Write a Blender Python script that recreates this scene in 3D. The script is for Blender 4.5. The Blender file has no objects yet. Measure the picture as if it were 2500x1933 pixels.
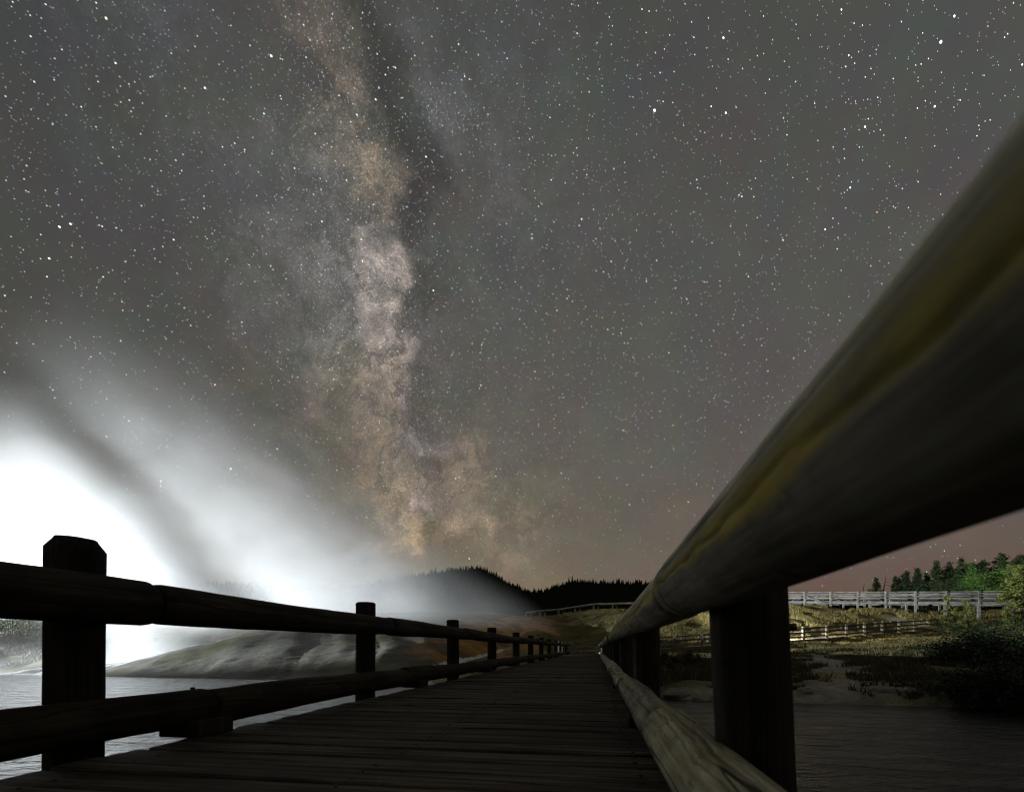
import bpy, bmesh, math, random
import numpy as np
from mathutils import Vector, Matrix, noise
random.seed(7); rng = np.random.default_rng(7)
sc = bpy.context.scene
COL = sc.collection

# ------------------------------------------------------------------ camera
F = 1200.0                       # focal length in photograph pixels (2500 wide)
YAW = math.atan(205/1200.0)
S_, C_ = math.sin(YAW), math.cos(YAW)
HOR = 1582.0
cam = bpy.data.cameras.new('camera'); camo = bpy.data.objects.new('camera', cam); COL.objects.link(camo)
cam.sensor_width = 36; cam.lens = 36*F/2500
cam.shift_y = (HOR-966.5)/2500
camo.rotation_euler = (math.pi/2, 0, YAW)
cam.clip_start = 0.02; cam.clip_end = 8000
cam.dof.use_dof = True; cam.dof.focus_distance = 16; cam.dof.aperture_fstop = 3.5
sc.camera = camo

def ray(u, v):
    """direction of a photograph pixel, scaled to depth 1"""
    a = (u-1250)/F; b = (HOR-v)/F
    return Vector((-S_+a*C_, C_+a*S_, b))
def at(u, v, d): return ray(u, v)*d

# ------------------------------------------------------------------ render settings
sc.view_settings.view_transform = 'Standard'; sc.view_settings.look = 'None'
sc.view_settings.exposure = 0; sc.view_settings.gamma = 1
sc.cycles.use_denoising = True
sc.cycles.pixel_filter_type = 'BLACKMAN_HARRIS'; sc.cycles.filter_width = 1.15
sc.cycles.volume_bounces = 3
sc.cycles.max_bounces = 5
sc.cycles.volume_step_rate = 0.35
sc.cycles.volume_max_steps = 96
sc.cycles.sample_clamp_indirect = 4

# ------------------------------------------------------------------ node helper
class NB:
    def __init__(s, nt): s.nt = nt; s.n = nt.nodes; s.l = nt.links
    def new(s, t, **k):
        nd = s.n.new(t)
        for a, b in k.items(): setattr(nd, a, b)
        return nd
    def put(s, sock, v):
        if hasattr(v, 'is_output'): s.l.new(v, sock)
        else: sock.default_value = v
    def math(s, op, a, b=0.0, c=0.0, clamp=False):
        nd = s.new('ShaderNodeMath', operation=op, use_clamp=clamp)
        s.put(nd.inputs[0], a); s.put(nd.inputs[1], b); s.put(nd.inputs[2], c); return nd.outputs[0]
    def vm(s, op, a, b=(0, 0, 0), scale=None):
        nd = s.new('ShaderNodeVectorMath', operation=op)
        s.put(nd.inputs[0], a); s.put(nd.inputs[1], b)
        if scale is not None: s.put(nd.inputs['Scale'], scale)
        return nd.outputs['Value'] if op in ('DOT_PRODUCT', 'LENGTH') else nd.outputs[0]
    def noise(s, vec, scale, detail=4, rough=.55, out='Fac', dist=0.0):
        nd = s.new('ShaderNodeTexNoise'); nd.inputs['Scale'].default_value = scale
        nd.inputs['Detail'].default_value = detail; nd.inputs['Roughness'].default_value = rough
        nd.inputs['Distortion'].default_value = dist
        if vec is not None: s.l.new(vec, nd.inputs['Vector'])
        return nd.outputs[out]
    def ramp(s, fac, stops, interp='LINEAR'):
        nd = s.new('ShaderNodeValToRGB'); cr = nd.color_ramp; cr.interpolation = interp
        while len(cr.elements) < len(stops): cr.elements.new(0.5)
        for e, (p, c) in zip(cr.elements, stops):
            e.position = p; e.color = (c, c, c, 1) if not hasattr(c, '__len__') else (*c, 1)
        s.put(nd.inputs[0], fac); return nd.outputs[0]
    def mix(s, fac, a, b, mode='MIX'):
        nd = s.new('ShaderNodeMix', data_type='RGBA', blend_type=mode)
        s.put(nd.inputs[0], fac)
        for k, v in ((6, a), (7, b)):
            s.put(nd.inputs[k], v if hasattr(v, 'is_output') else (*v, 1))
        return nd.outputs[2]
    def map(s, vec, scale):
        return s.vm('MULTIPLY', vec, scale)

# ------------------------------------------------------------------ night sky
world = bpy.data.worlds.new('World'); sc.world = world; world.use_nodes = True
W = NB(world.node_tree); W.n.clear()
tc = W.new('ShaderNodeTexCoord').outputs['Generated']
base_dir = W.vm('NORMALIZE', tc)
sep = W.new('ShaderNodeSeparateXYZ'); W.l.new(base_dir, sep.inputs[0])
elev = sep.outputs[2]
# airglow: deeper overhead, olive to brown near the horizon, browner to the west (right)
low_l = W.ramp(elev, [(0, (.215, .155, .088)), (.07, (.205, .158, .100)), (.16, (.160, .138, .102)), (.34, (.114, .108, .092)), (.6, (.083, .083, .076)), (.85, (.064, .067, .063))])
low_r = W.ramp(elev, [(0, (.108, .060, .044)), (.07, (.125, .080, .060)), (.16, (.135, .104, .088)), (.34, (.114, .105, .094)), (.6, (.087, .086, .080)), (.85, (.066, .069, .066))])
side = W.math('SMOOTHSTEP', 0, 0) if False else W.vm('DOT_PRODUCT', base_dir, tuple(Vector((1, .15, 0)).normalized()))
sidef = W.ramp(side, [(.02, 0.0), (.55, 1.0)], 'EASE')
air = W.mix(sidef, low_l, low_r)
# left of the Milky Way a little darker and browner
leftf = W.ramp(W.math('MULTIPLY', side, -1.0), [(.15, 0.0), (.7, 1.0)], 'EASE')
air = W.mix(leftf, air, W.mix(1.0, air, (.74, .76, .80), 'MULTIPLY'))
mott = W.noise(base_dir, 3.2, 5, .6)
air = W.mix(1.0, air, W.ramp(mott, [(.3, .90), (.7, 1.08)]), 'MULTIPLY')
hue = W.noise(base_dir, 11.0, 6, .75, out='Color')
air = W.mix(.25, air, W.mix(1.0, air, W.vm('SCALE', hue, scale=2.0), 'MULTIPLY'))
# Milky Way: glow clouds along the band, torn by a fractal warp, with dust lanes in between
warp = W.noise(base_dir, 6.0, 10, .66, out='Color')
warp = W.vm('SUBTRACT', warp, (.5, .5, .5))
wdir = W.vm('NORMALIZE', W.vm('ADD', base_dir, W.vm('SCALE', warp, scale=.30)))
def blob(u, v, sig):
    c = ray(u, v); l = c.length; c.normalize()
    k = (F*l*l**.5/sig/1.0)**2/1.0          # gaussian width on the sphere
    d = W.vm('DOT_PRODUCT', wdir, tuple(c))
    return W.math('EXPONENT', W.math('MULTIPLY', W.math('SUBTRACT', d, 1.0), k))
warm, pink, cool, orange = (.165, .116, .074), (.170, .136, .118), (.080, .082, .088), (.200, .115, .052)
glow = [ # u, v, sigma px, colour, gain
 (760, 60, 70, warm, .30), (800, 150, 50, warm, .28), (820, 230, 42, warm, .5), (840, 330, 60, warm, .25), (868, 400, 50, warm, .35), (905, 455, 38, warm, .75),
 (760, 420, 90, cool, .25), (960, 560, 30, pink, .45), (985, 620, 30, pink, .4), (865, 690, 75, pink, .55), (925, 655, 38, pink, 1.1), (900, 740, 50, pink, .6),
 (800, 760, 110, cool, .35), (930, 880, 55, pink, .6), (950, 930, 35, warm, .9), (870, 960, 90, warm, .35), (1010, 900, 45, cool, .5), (1012, 1050, 42, (.12, .10, .125), .75),
 (960, 1080, 60, warm, .45), (985, 1180, 45, warm, .45), (965, 1250, 50, warm, .45), (1010, 1320, 40, orange, .75), (1045, 1352, 34, orange, .6), (930, 1290, 65, warm, .28),
 (1035, 1215, 28, (.12, .09, .13), .7), (1140, 1160, 70, warm, .35), (1150, 1250, 45, warm, .4), (1230, 1180, 100, warm, .15), (1250, 1330, 80, warm, .15),
 (1060, 250, 90, cool, .14), (1200, 250, 160, cool, .13), (1300, 520, 170, cool, .12), (380, 120, 200, cool, .16), (920, 1150, 240, warm, .12), (880, 700, 200, cool, .16)]
acc = None
for (u, v, sg, c, g) in glow:
    t = W.vm('SCALE', tuple(x*g for x in c), scale=blob(u, v, sg))
    acc = t if acc is None else W.vm('ADD', acc, t)
tex = W.noise(base_dir, 16.0, 9, .68)
acc = W.mix(1.0, acc, W.ramp(tex, [(.30, .35), (.5, 1.35), (.72, 2.6)]), 'MULTIPLY')
fil = W.math('ABSOLUTE', W.math('SUBTRACT', W.noise(wdir, 9.0, 7, .6), .5))
acc = W.mix(1.0, acc, W.ramp(fil, [(0, .30), (.03, .65), (.08, 1.08)]), 'MULTIPLY')
fil2 = W.math('ABSOLUTE', W.math('SUBTRACT', W.noise(wdir, 21.0, 6, .6), .48))
acc = W.mix(1.0, acc, W.ramp(fil2, [(0, .6), (.05, 1.05)]), 'MULTIPLY')
grain = W.noise(base_dir, 420.0, 2, .7)
acc = W.mix(1.0, acc, W.ramp(grain, [(.35, .72), (.55, 1.0), (.72, 2.3)]), 'MULTIPLY')
dust = None
for (u, v, sg, g) in [(895, 60, 70, .40), (930, 230, 60, .42), (985, 370, 55, .42), (1010, 480, 55, .35), (1020, 700, 48, .42), (990, 560, 30, .3), (985, 800, 42, .38), (965, 1000, 34, .35), (1080, 1000, 70, .22),
                      (1060, 1130, 34, .32), (1085, 1300, 50, .35), (745, 130, 50, .22), (1010, 970, 30, .3), (900, 840, 45, .25), (700, 1290, 120, .30), (860, 1390, 130, .25)]:
    t = W.math('MULTIPLY', blob(u, v, sg), g)
    dust = t if dust is None else W.math('ADD', dust, t)
keep = W.math('SUBTRACT', 1.0, W.math('MULTIPLY', dust, .72), clamp=True)
sky_c = W.vm('SCALE', W.vm('ADD', air, acc), scale=W.math('MAXIMUM', keep, .35))
bgn = W.new('ShaderNodeBackground'); W.l.new(sky_c, bgn.inputs[0]); bgn.inputs[1].default_value = 1.0
wo = W.new('ShaderNodeOutputWorld'); W.l.new(bgn.outputs[0], wo.inputs[0])
world.cycles.sampling_method = 'MANUAL'; world.cycles.sample_map_resolution = 128

# ------------------------------------------------------------------ unseen spot lamps added for artificial light inferred on steam and bank
def spot(name, loc, target, watts, angle, blend, col=(1, 1, 1), size=.15):
    l = bpy.data.lights.new(name, 'SPOT'); l.energy = watts; l.spot_size = math.radians(angle); l.spot_blend = blend
    l.color = col; l.shadow_soft_size = size
    o = bpy.data.objects.new(name, l); COL.objects.link(o); o.location = loc
    o.rotation_euler = (Vector(target)-Vector(loc)).to_track_quat('-Z', 'Y').to_euler()
    return o
spot('steam_lamp', (-86, 18, 4.0), (-86+58, 18+82, 4+27), 7.6e5, 102, .10, (.91, .97, .985))
spot('steam_fill_lamp', (-104, 38, 5.0), (-62, 56, 26), 1.1e5, 76, .3, (.95, .975, 1.0))  # extra unseen fill lamp, added to brighten the left of the steam
spot('walkway_lamp', (13.3, 46.1, 1.5), (21.5, 55, 3.0), 10500, 136, .5, (1.0, .985, .93), .08)

# ------------------------------------------------------------------ object helpers
def tag(o, label=None, cat=None, group=None, kind=None):
    if label: o['label'] = label
    if cat: o['category'] = cat
    if group: o['group'] = group
    if kind: o['kind'] = kind
    return o
def mesh(name, verts, faces, mat=None, smooth=False):
    me = bpy.data.meshes.new(name)
    me.from_pydata([tuple(v) for v in verts] if not isinstance(verts, np.ndarray) else verts.tolist(), [], faces if not isinstance(faces, np.ndarray) else faces.tolist())
    if mat: me.materials.append(mat)
    if smooth: me.polygons.foreach_set('use_smooth', [True]*len(me.polygons))
    me.update(); return me
def link(name, me, parent=None, loc=(0, 0, 0), rot=(0, 0, 0)):
    o = bpy.data.objects.new(name, me); COL.objects.link(o); o.location = loc; o.rotation_euler = rot
    if parent: o.parent = parent
    return o
def empty(name, loc=(0, 0, 0)):
    o = bpy.data.objects.new(name, None); COL.objects.link(o); o.location = loc; o.empty_display_size = .2
    return o
def fbm(p, sc_=1.0, oct_=4):
    return noise.fractal(Vector(p)*sc_, 1.0, 2.0, oct_)

# ------------------------------------------------------------------ materials
def new_mat(name):
    m = bpy.data.materials.new(name); m.use_nodes = True; b = NB(m.node_tree)
    bs = m.node_tree.nodes['Principled BSDF']; return m, b, bs
def wood_mat(name, axis, c_dark, c_mid, c_light, moss=None, moss_amt=.5, scale=1.0, bump=.5, per_object=True, checks=True):
    """weathered timber: grain runs along the object's own axis"""
    m, b, bs = new_mat(name)
    v = b.new('ShaderNodeTexCoord').outputs['Object']
    if per_object:
        oi = b.new('ShaderNodeObjectInfo').outputs['Random']
        v = b.vm('ADD', v, b.vm('SCALE', (13.1, 7.7, 17.3), scale=oi))
    st = [26*scale]*3; st[axis] = 1.1*scale
    fine = [110*scale]*3; fine[axis] = 5*scale
    ch = [11*scale]*3; ch[axis] = .45*scale
    g = b.noise(b.map(v, tuple(st)), 1, 6, .65)
    f = b.noise(b.map(v, tuple(fine)), 1, 4, .7)
    big = b.noise(v, 3.1*scale, 4, .6)
    colr = b.ramp(g, [(.28, c_dark), (.5, c_mid), (.72, c_light)])
    colr = b.mix(1.0, colr, b.ramp(f, [(.3, .62), (.7, 1.22)]), 'MULTIPLY')
    colr = b.mix(1.0, colr, b.ramp(big, [(.32, .55), (.62, 1.12)]), 'MULTIPLY')
    if per_object:
        colr = b.mix(1.0, colr, b.ramp(oi, [(0, .72), (1, 1.2)]), 'MULTIPLY')
    if moss:
        mm = [2.6*scale]*3; mm[axis] = .8*scale
        mk = b.ramp(b.noise(b.map(v, tuple(mm)), 1.6, 6, .62), [(.50, 0.0), (.60, moss_amt)])
        colr = b.mix(mk, colr, moss)
    # dark stains, knots
    kn = b.ramp(b.noise(v, 9*scale, 3, .5, dist=.6), [(.66, 0.0), (.73, .75)])
    colr = b.mix(kn, colr, tuple(x*.25 for x in c_dark))
    h = b.math('ADD', b.math('MULTIPLY', g, .7), b.math('MULTIPLY', f, .35))
    if checks:
        cn = b.noise(b.map(v, tuple(ch)), 1, 2, .4)
        line = b.math('ABSOLUTE', b.math('SUBTRACT', cn, .5))
        ck = b.ramp(line, [(0, 1.0), (.008, .8), (.016, 0.0)])
        colr = b.mix(b.math('MULTIPLY', ck, .85), colr, (.008, .007, .006))
        h = b.math('SUBTRACT', h, b.math('MULTIPLY', ck, .9))
    b.l.new(colr, bs.inputs['Base Color'])
    bs.inputs['Roughness'].default_value = .85
    bs.inputs['Specular IOR Level'].default_value = .2
    bp = b.new('ShaderNodeBump'); bp.inputs['Strength'].default_value = bump; bp.inputs['Distance'].default_value = .006/scale
    b.l.new(h, bp.inputs['Height']); b.l.new(bp.outputs[0], bs.inputs['Normal'])
    return m
def paint_top_light(m, gain, a0, wid):
    """upper side of a weathered log, painted lighter for light from above"""
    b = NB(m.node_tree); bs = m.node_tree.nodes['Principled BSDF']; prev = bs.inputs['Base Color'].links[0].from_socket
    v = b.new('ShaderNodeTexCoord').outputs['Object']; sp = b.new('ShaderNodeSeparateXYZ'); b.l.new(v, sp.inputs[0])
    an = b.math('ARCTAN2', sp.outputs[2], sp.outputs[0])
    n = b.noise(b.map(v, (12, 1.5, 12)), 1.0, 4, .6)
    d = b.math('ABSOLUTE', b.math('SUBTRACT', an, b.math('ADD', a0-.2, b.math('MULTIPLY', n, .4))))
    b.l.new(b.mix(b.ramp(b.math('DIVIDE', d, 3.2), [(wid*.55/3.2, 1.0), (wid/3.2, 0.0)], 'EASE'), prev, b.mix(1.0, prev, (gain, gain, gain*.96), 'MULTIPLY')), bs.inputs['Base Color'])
def moss_band(m, amt, col=(.42, .33, .05), a0=2.25, wid=.42):
    """yellow lichen that follows one side of the log, broken up by noise"""
    b = NB(m.node_tree); bs = m.node_tree.nodes['Principled BSDF']; prev = bs.inputs['Base Color'].links[0].from_socket
    v = b.new('ShaderNodeTexCoord').outputs['Object']; sp = b.new('ShaderNodeSeparateXYZ'); b.l.new(v, sp.inputs[0])
    an = b.math('ARCTAN2', b.math('MULTIPLY', sp.outputs[2], -1.0), b.math('MULTIPLY', sp.outputs[0], -1.0))
    n = b.noise(b.map(v, (9, 2.4, 9)), 1.0, 5, .65)
    d = b.math('ABSOLUTE', b.math('SUBTRACT', an, b.math('ADD', a0-.5, n)))
    k = b.math('MULTIPLY', b.ramp(d, [(wid*.25, 1.0), (wid, 0.0)], 'EASE'), b.ramp(n, [(.38, .15), (.58, 1.0)]))
    b.l.new(b.mix(b.math('MULTIPLY', k, amt), prev, col), bs.inputs['Base Color'])
M_rail_r = wood_mat('weathered_log', 1, (.12, .115, .085), (.22, .205, .155), (.32, .30, .23), None, 0, 1.0, .5, checks=False)
paint_top_light(M_rail_r, 3.0, 1.7, 1.45); moss_band(M_rail_r, .85, a0=.10, wid=.33)  # paler top painted in for overhead light; lichen keeps its own colour
M_low_r = wood_mat('low_log_light_top', 1, (.06, .055, .04), (.24, .225, .165), (.48, .46, .37), (.28, .24, .09), .35, 1.0, 1.0)
paint_top_light(M_low_r, 1.55, 1.9, 1.5)  # low log gets the same painted top light
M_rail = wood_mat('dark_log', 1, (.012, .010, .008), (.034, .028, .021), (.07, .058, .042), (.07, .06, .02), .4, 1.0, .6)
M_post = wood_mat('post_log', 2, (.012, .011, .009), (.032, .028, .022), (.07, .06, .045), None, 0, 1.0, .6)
M_plank = wood_mat('deck_plank', 0, (.018, .014, .010), (.078, .061, .043), (.20, .165, .12), None, 0, .8, 1.0, checks=True)
M_fence = wood_mat('pale_fence_board', 0, (.11, .108, .10), (.24, .235, .22), (.42, .41, .39), None, 0, .5, .4, checks=False)
M_fence_d = wood_mat('brown_fence_board', 0, (.10, .085, .06), (.2, .175, .13), (.33, .3, .24), None, 0, .5, .4, checks=False)
M_fence_m = wood_mat('grey_fence_board', 0, (.16, .15, .13), (.30, .285, .25), (.44, .42, .38), None, 0, .5, .4, checks=False)
def plain(name, col, rough=.6, metal=0.0):
    m, b, bs = new_mat(name); bs.inputs['Base Color'].default_value = (*col, 1)
    bs.inputs['Roughness'].default_value = rough; bs.inputs['Metallic'].default_value = metal; bs.inputs['Specular IOR Level'].default_value = .5 if rough < .8 else 0.0
    n = b.noise(b.new('ShaderNodeTexCoord').outputs['Object'], 30, 4)
    b.l.new(b.mix(1.0, col, b.ramp(n, [(.3, .7), (.7, 1.2)]), 'MULTIPLY'), bs.inputs['Base Color'])
    return m
M_bolt = plain('rusty_steel', (.06, .045, .035), .55, .7)

def vnoise(P, seed=0):
    """cheap smooth lattice noise on an (n,2) array"""
    r = np.random.default_rng(seed).random((256, 256))
    x, y = P[:, 0], P[:, 1]
    xi, yi = np.floor(x).astype(int), np.floor(y).astype(int)
    fx, fy = x-xi, y-yi; fx = fx*fx*(3-2*fx); fy = fy*fy*(3-2*fy)
    g = lambda a, b: r[a % 256, b % 256]
    return (g(xi, yi)*(1-fx)+g(xi+1, yi)*fx)*(1-fy)+(g(xi, yi+1)*(1-fx)+g(xi+1, yi+1)*fx)*fy
def fb(P, f, o=4, seed=0):
    s = 0; a = .5
    for i in range(o): s = s+a*vnoise(P*f*2**i+i*17.3, seed+i); a *= .5
    return s/(1-.5**o)

# ------------------------------------------------------------------ terrain
WATER = -1.8
def sst(x, a, b):
    t = np.clip((x-a)/(b-a), 0, 1); return t*t*(3-2*t)
bx = np.array([-400, -90, -45, -30, -17, -8, -3, 0, 3, 12, 30, 90, 400.])
by = np.array([30, 31, 27.5, 26, 25, 23.5, 21, 19, 17.6, 16.8, 15.5, 12, 10.])
prof = {  # X: [(t, z)...], t metres inland of the waterline
 -60: [(0, -1.9), (2, -.6), (6, 1.0), (12, 2.6), (20, 3.4), (36, 4.8), (60, 5.0)],
 -38: [(0, -1.9), (3, -1.5), (7, -1.0), (14, -.2), (20, .8), (32, 4.2), (60, 5.0)],
 -29: [(0, -1.9), (3, -.9), (7, .3), (13, 1.6), (20, 2.3), (34, 4.6), (60, 5.1)],
 -14: [(0, -1.9), (3, -.9), (8, .2), (14, 1.1), (22, 2.3), (34, 4.6), (60, 5.1)],
 -7: [(0, -1.9), (3, -1.4), (10, -.6), (16, .1), (24, 1.3), (34, 3.5), (60, 5.1)],
 -1: [(0, -1.9), (2, -1.4), (10, -1.2), (21, -1.1), (26, -.6), (42, 4.7), (60, 5.0)],
 6: [(0, -1.9), (1, -1.45), (10, -1.1), (20, -.7), (27, -.2), (42, 4.5), (60, 5.0)],
 20: [(0, -1.9), (1, -1.4), (10, -.95), (20, -.45), (31, .4), (43, 4.5), (60, 4.7)],
 30: [(0, -1.9), (1, -1.3), (10, -.7), (22, 0), (37, 1.2), (43, 4.1), (60, 4.5)],
 40: [(0, -1.9), (1, -1.2), (10, -.2), (25, 1.0), (40, 2.4), (44, 3.7), (60, 4.3)],
}
pk = np.array(sorted(prof)); 
def height(x, y):
    yb = np.interp(x, bx, by); t = y-yb
    cols = np.stack([np.interp(t, *zip(*prof[k])) for k in pk])
    xi = np.clip(x, pk[0], pk[-1]); j = np.clip(np.searchsorted(pk, xi)-1, 0, len(pk)-2)
    w = (xi-pk[j])/(pk[j+1]-pk[j]); w = w*w*(3-2*w); I = np.arange(len(x))
    z = cols[j, I]*(1-w)+cols[j+1, I]*w
    P = np.stack([x, y], 1)
    land = sst(t, 0, 3)
    onm = sst(-x, 9, 13)*(1-sst(-x, 38, 44))
    z = z+land*(fb(P, .12, 3, 3)-.5)*.45*(1-.5*onm)+land*(fb(P, .8, 3, 5)-.5)*.26*(1-.8*onm)
    # ragged little shelves on the bank
    # runnels washed into the hot spring mound, slanting down to the river
    m = sst(-x, 7, 12)*sst(t, 0, 2)*(1-sst(t, 15, 26))
    q = (x+.5*t)+1.0*(fb(P, .13, 3, 9)-.5)*3
    r1 = np.abs(vnoise(np.stack([q*.36, t*.02], 1), 21)-.5)*2
    r2 = np.abs(vnoise(np.stack([q*.95, t*.08], 1), 22)-.5)*2
    z = z-m*(.20*np.exp(-(r1/.20)**2)+.09*np.exp(-(r2/.25)**2))+m*.12*(fb(P, 2.2, 3, 31)-.5)
    z = z+land*.10*(fb(P, 2.2, 3, 33)-.5)
    # channel of the small cascade beside the walk
    cx = -9.2+.10*(y-30)+.5*np.sin(y*.35)
    z = z-np.exp(-((x-cx)/.9)**2)*sst(t, -1, 2)*(1-sst(t, 24, 34))*.45
    # near bank behind the viewer
    zb = -2.6+4.0*sst(-y, 9, 16)+.3*(fb(P, .3, 3, 8)-.5)
    bed = -2.5+.2*(fb(P, .5, 2, 4)-.5)
    far = np.clip((y-130)/200, 0, 1)
    z = np.where(t < 0, np.maximum(np.where(t > -1.2, -1.9+t*.5, bed), zb), z)
    ramp = np.clip((np.abs(x)-60)/200, 0, 1)
    return z
def axis_pts(lo, hi, step, far, n):
    core = np.arange(lo, hi+.001, step)
    a = lo-np.geomspace(step*2, far+lo, n)[::-1]; c = hi+np.geomspace(step*2, far-hi, n)
    return np.concatenate([a, core, c])
gx = axis_pts(-60, 48, .38, 1600, 26); gy = axis_pts(10, 72, .38, 1600, 28)
GX, GY = np.meshgrid(gx, gy); fx_, fy_ = GX.ravel(), GY.ravel()
gz = height(fx_, fy_)
P2 = np.stack([fx_, fy_], 1)
V = np.stack([fx_, fy_, gz], 1)
nx, ny = len(gx), len(gy)
idx = np.arange(nx*ny).reshape(ny, nx)
Fq = np.stack([idx[:-1, :-1], idx[:-1, 1:], idx[1:, 1:], idx[1:, :-1]], -1).reshape(-1, 4)

path_pts = [at(2045, 1720, 16.0), at(2060, 1660, 21), at(2030, 1625, 27), at(1990, 1600, 36)]
low_line = [(3, 43), (5.7, 43.8), (13, 45.6), (20, 48.4), (29, 53.6), (37.5, 59.5)]
def zone_colour(x, y, z):
    P = np.stack([x, y], 1); yb = np.interp(x, bx, by); t = y-yb
    def c(*v): return np.array(v)[None, :]
    n1 = fb(P, .35, 4, 41); n2 = fb(P, 1.3, 4, 42); n3 = fb(P, .12, 3, 43)
    col = np.zeros((len(x), 3))+c(.125, .115, .055)                      # dry grass soil
    gold = sst(n1, .42, .62)[:, None]; col = col*(1-gold)+c(.25, .205, .075)*gold
    g2 = sst(n3, .5, .62)[:, None]*.6; col = col*(1-g2)+c(.07, .09, .03)*g2
    # sinter mound, left
    m = (sst(-x, 8, 11)*(1-sst(-x, 40, 46)))[:, None]
    sint = c(.115, .112, .090)*(.5+1.0*n2[:, None]); ol = sst(n1, .5, .62)[:, None]
    sint = sint*(1-ol)+c(.10, .10, .045)*(.6+.8*n2[:, None])*ol
    col = col*(1-m)+sint*m
    # orange bacterial mats around the cascade
    o = (sst(x+n1*6, -11.5, -8)*(1-sst(x+n1*5, -3.2, -.8))*sst(t, 5, 9)*(1-sst(t, 26+n3*10, 34+n3*10)))[:, None]
    orange = c(.42, .22, .05)*(.25+1.4*n2[:, None]); br = sst(n1, .5, .6)[:, None]
    orange = orange*(1-br)+c(.13, .085, .03)*br
    col = col*(1-o*.95)+orange*o*.95
    # worn sandy path on the right bank
    d = np.full(len(x), 1e9)
    for a, b in zip(path_pts[:-1], path_pts[1:]):
        ab = np.array([b.x-a.x, b.y-a.y]); w = np.clip(((x-a.x)*ab[0]+(y-a.y)*ab[1])/(ab@ab), 0, 1)
        d = np.minimum(d, np.hypot(x-a.x-w*ab[0], y-a.y-w*ab[1]))
    s = ((1-sst(d+(n2-.5)*5.0+(n1-.5)*3, .3, 1.6))*sst(t, -.5, .5))[:, None]
    s = np.maximum(s, ((1-sst(t, .3, 1.6+n1*1.5))*sst(n2, .45, .55)*sst(x, 1, 4))[:, None]*.8)
    col = col*(1-s)+c(.40, .36, .29)*(.4+1.1*n2[:, None])*s
    for a, b in zip(low_line[:-1], low_line[1:]):
        ab = np.array([b[0]-a[0], b[1]-a[1]]); w = np.clip(((x-a[0])*ab[0]+(y-a[1])*ab[1])/(ab@ab), 0, 1)
        dx, dy = x-a[0]-w*ab[0], y-a[1]-w*ab[1]; dd_ = np.hypot(dx, dy)
        k = ((1-sst(dd_+(n2-.5)*1.5, 1.2, 2.2))*sst(x, 3, 6))[:, None]*.85
        col = col*(1-k)+c(.50, .47, .40)*(.7+.6*n2[:, None])*k
    # river bed and plateau
    w = (1-sst(z, -1.95, -1.8))[:, None]; col = col*(1-w)+c(.05, .045, .035)*w
    return np.clip(col, 0, 1), m[:, 0]*1.0, o[:, 0], s[:, 0]
colz, zm, zo, zs = zone_colour(fx_, fy_, gz)
def ground_mat():
    m, b, bs = new_mat('ground')
    a = b.new('ShaderNodeVertexColor', layer_name='soil').outputs[0]
    p = b.new('ShaderNodeNewGeometry').outputs['Position']
    n = b.noise(p, 2.6, 8, .7); f = b.noise(p, 17, 5, .7)
    c = b.mix(1.0, a, b.ramp(n, [(.3, .55), (.5, 1.0), (.7, 1.4)]), 'MULTIPLY')
    c = b.mix(1.0, c, b.ramp(f, [(.3, .65), (.7, 1.3)]), 'MULTIPLY')
    b.l.new(c, bs.inputs['Base Color']); bs.inputs['Roughness'].default_value = .8
    bs.inputs['Specular IOR Level'].default_value = .25
    bp = b.new('ShaderNodeBump'); bp.inputs['Strength'].default_value = .8; bp.inputs['Distance'].default_value = .12
    b.l.new(b.math('ADD', n, b.math('MULTIPLY', f, .4)), bp.inputs['Height']); b.l.new(bp.outputs[0], bs.inputs['Normal'])
    return m
M_ground = ground_mat()
gme = mesh('ground', V, Fq, M_ground, True)
ca = gme.color_attributes.new('soil', 'FLOAT_COLOR', 'POINT')
ca.data.foreach_set('color', np.concatenate([colz, np.ones((len(colz), 1))], 1).ravel())
tag(link('ground', gme), kind='structure')
from mathutils.bvhtree import BVHTree
def zof(x, y):
    x = np.atleast_1d(np.asarray(x, float)); y = np.atleast_1d(np.asarray(y, float)); return height(x, y)
def gz1(x, y): return float(zof(x, y)[0])

# river
def water_mat():
    m, b, bs = new_mat('water')
    p = b.new('ShaderNodeNewGeometry').outputs['Position']
    bs.inputs['Base Color'].default_value = (.010, .010, .008, 1)
    bs.inputs['Roughness'].default_value = .22; bs.inputs['IOR'].default_value = 1.33
    w1 = b.noise(b.map(p, (.8, 1.7, 1)), 1.0, 5, .6, dist=.6); w2 = b.noise(b.map(p, (3.4, 6.0, 1)), 1.0, 4, .6)
    bp = b.new('ShaderNodeBump'); bp.inputs['Strength'].default_value = 1.0; bp.inputs['Distance'].default_value = .24
    b.l.new(b.math('ADD', w1, b.math('MULTIPLY', w2, .22)), bp.inputs['Height']); b.l.new(bp.outputs[0], bs.inputs['Normal'])
    return m
wx = axis_pts(-60, 60, 4, 1500, 8); wy = np.array([-60, -20, -10, 0, 10, 20, 30, 34.])
vs = [(x, y, WATER+.012*math.sin(x*1.3+y)) for y in wy for x in wx]; n_ = len(wx)
fs = [(j*n_+i, j*n_+i+1, (j+1)*n_+i+1, (j+1)*n_+i) for j in range(len(wy)-1) for i in range(n_-1)]
tag(link('river', mesh('river', vs, fs, water_mat(), True)), kind='structure')

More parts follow.
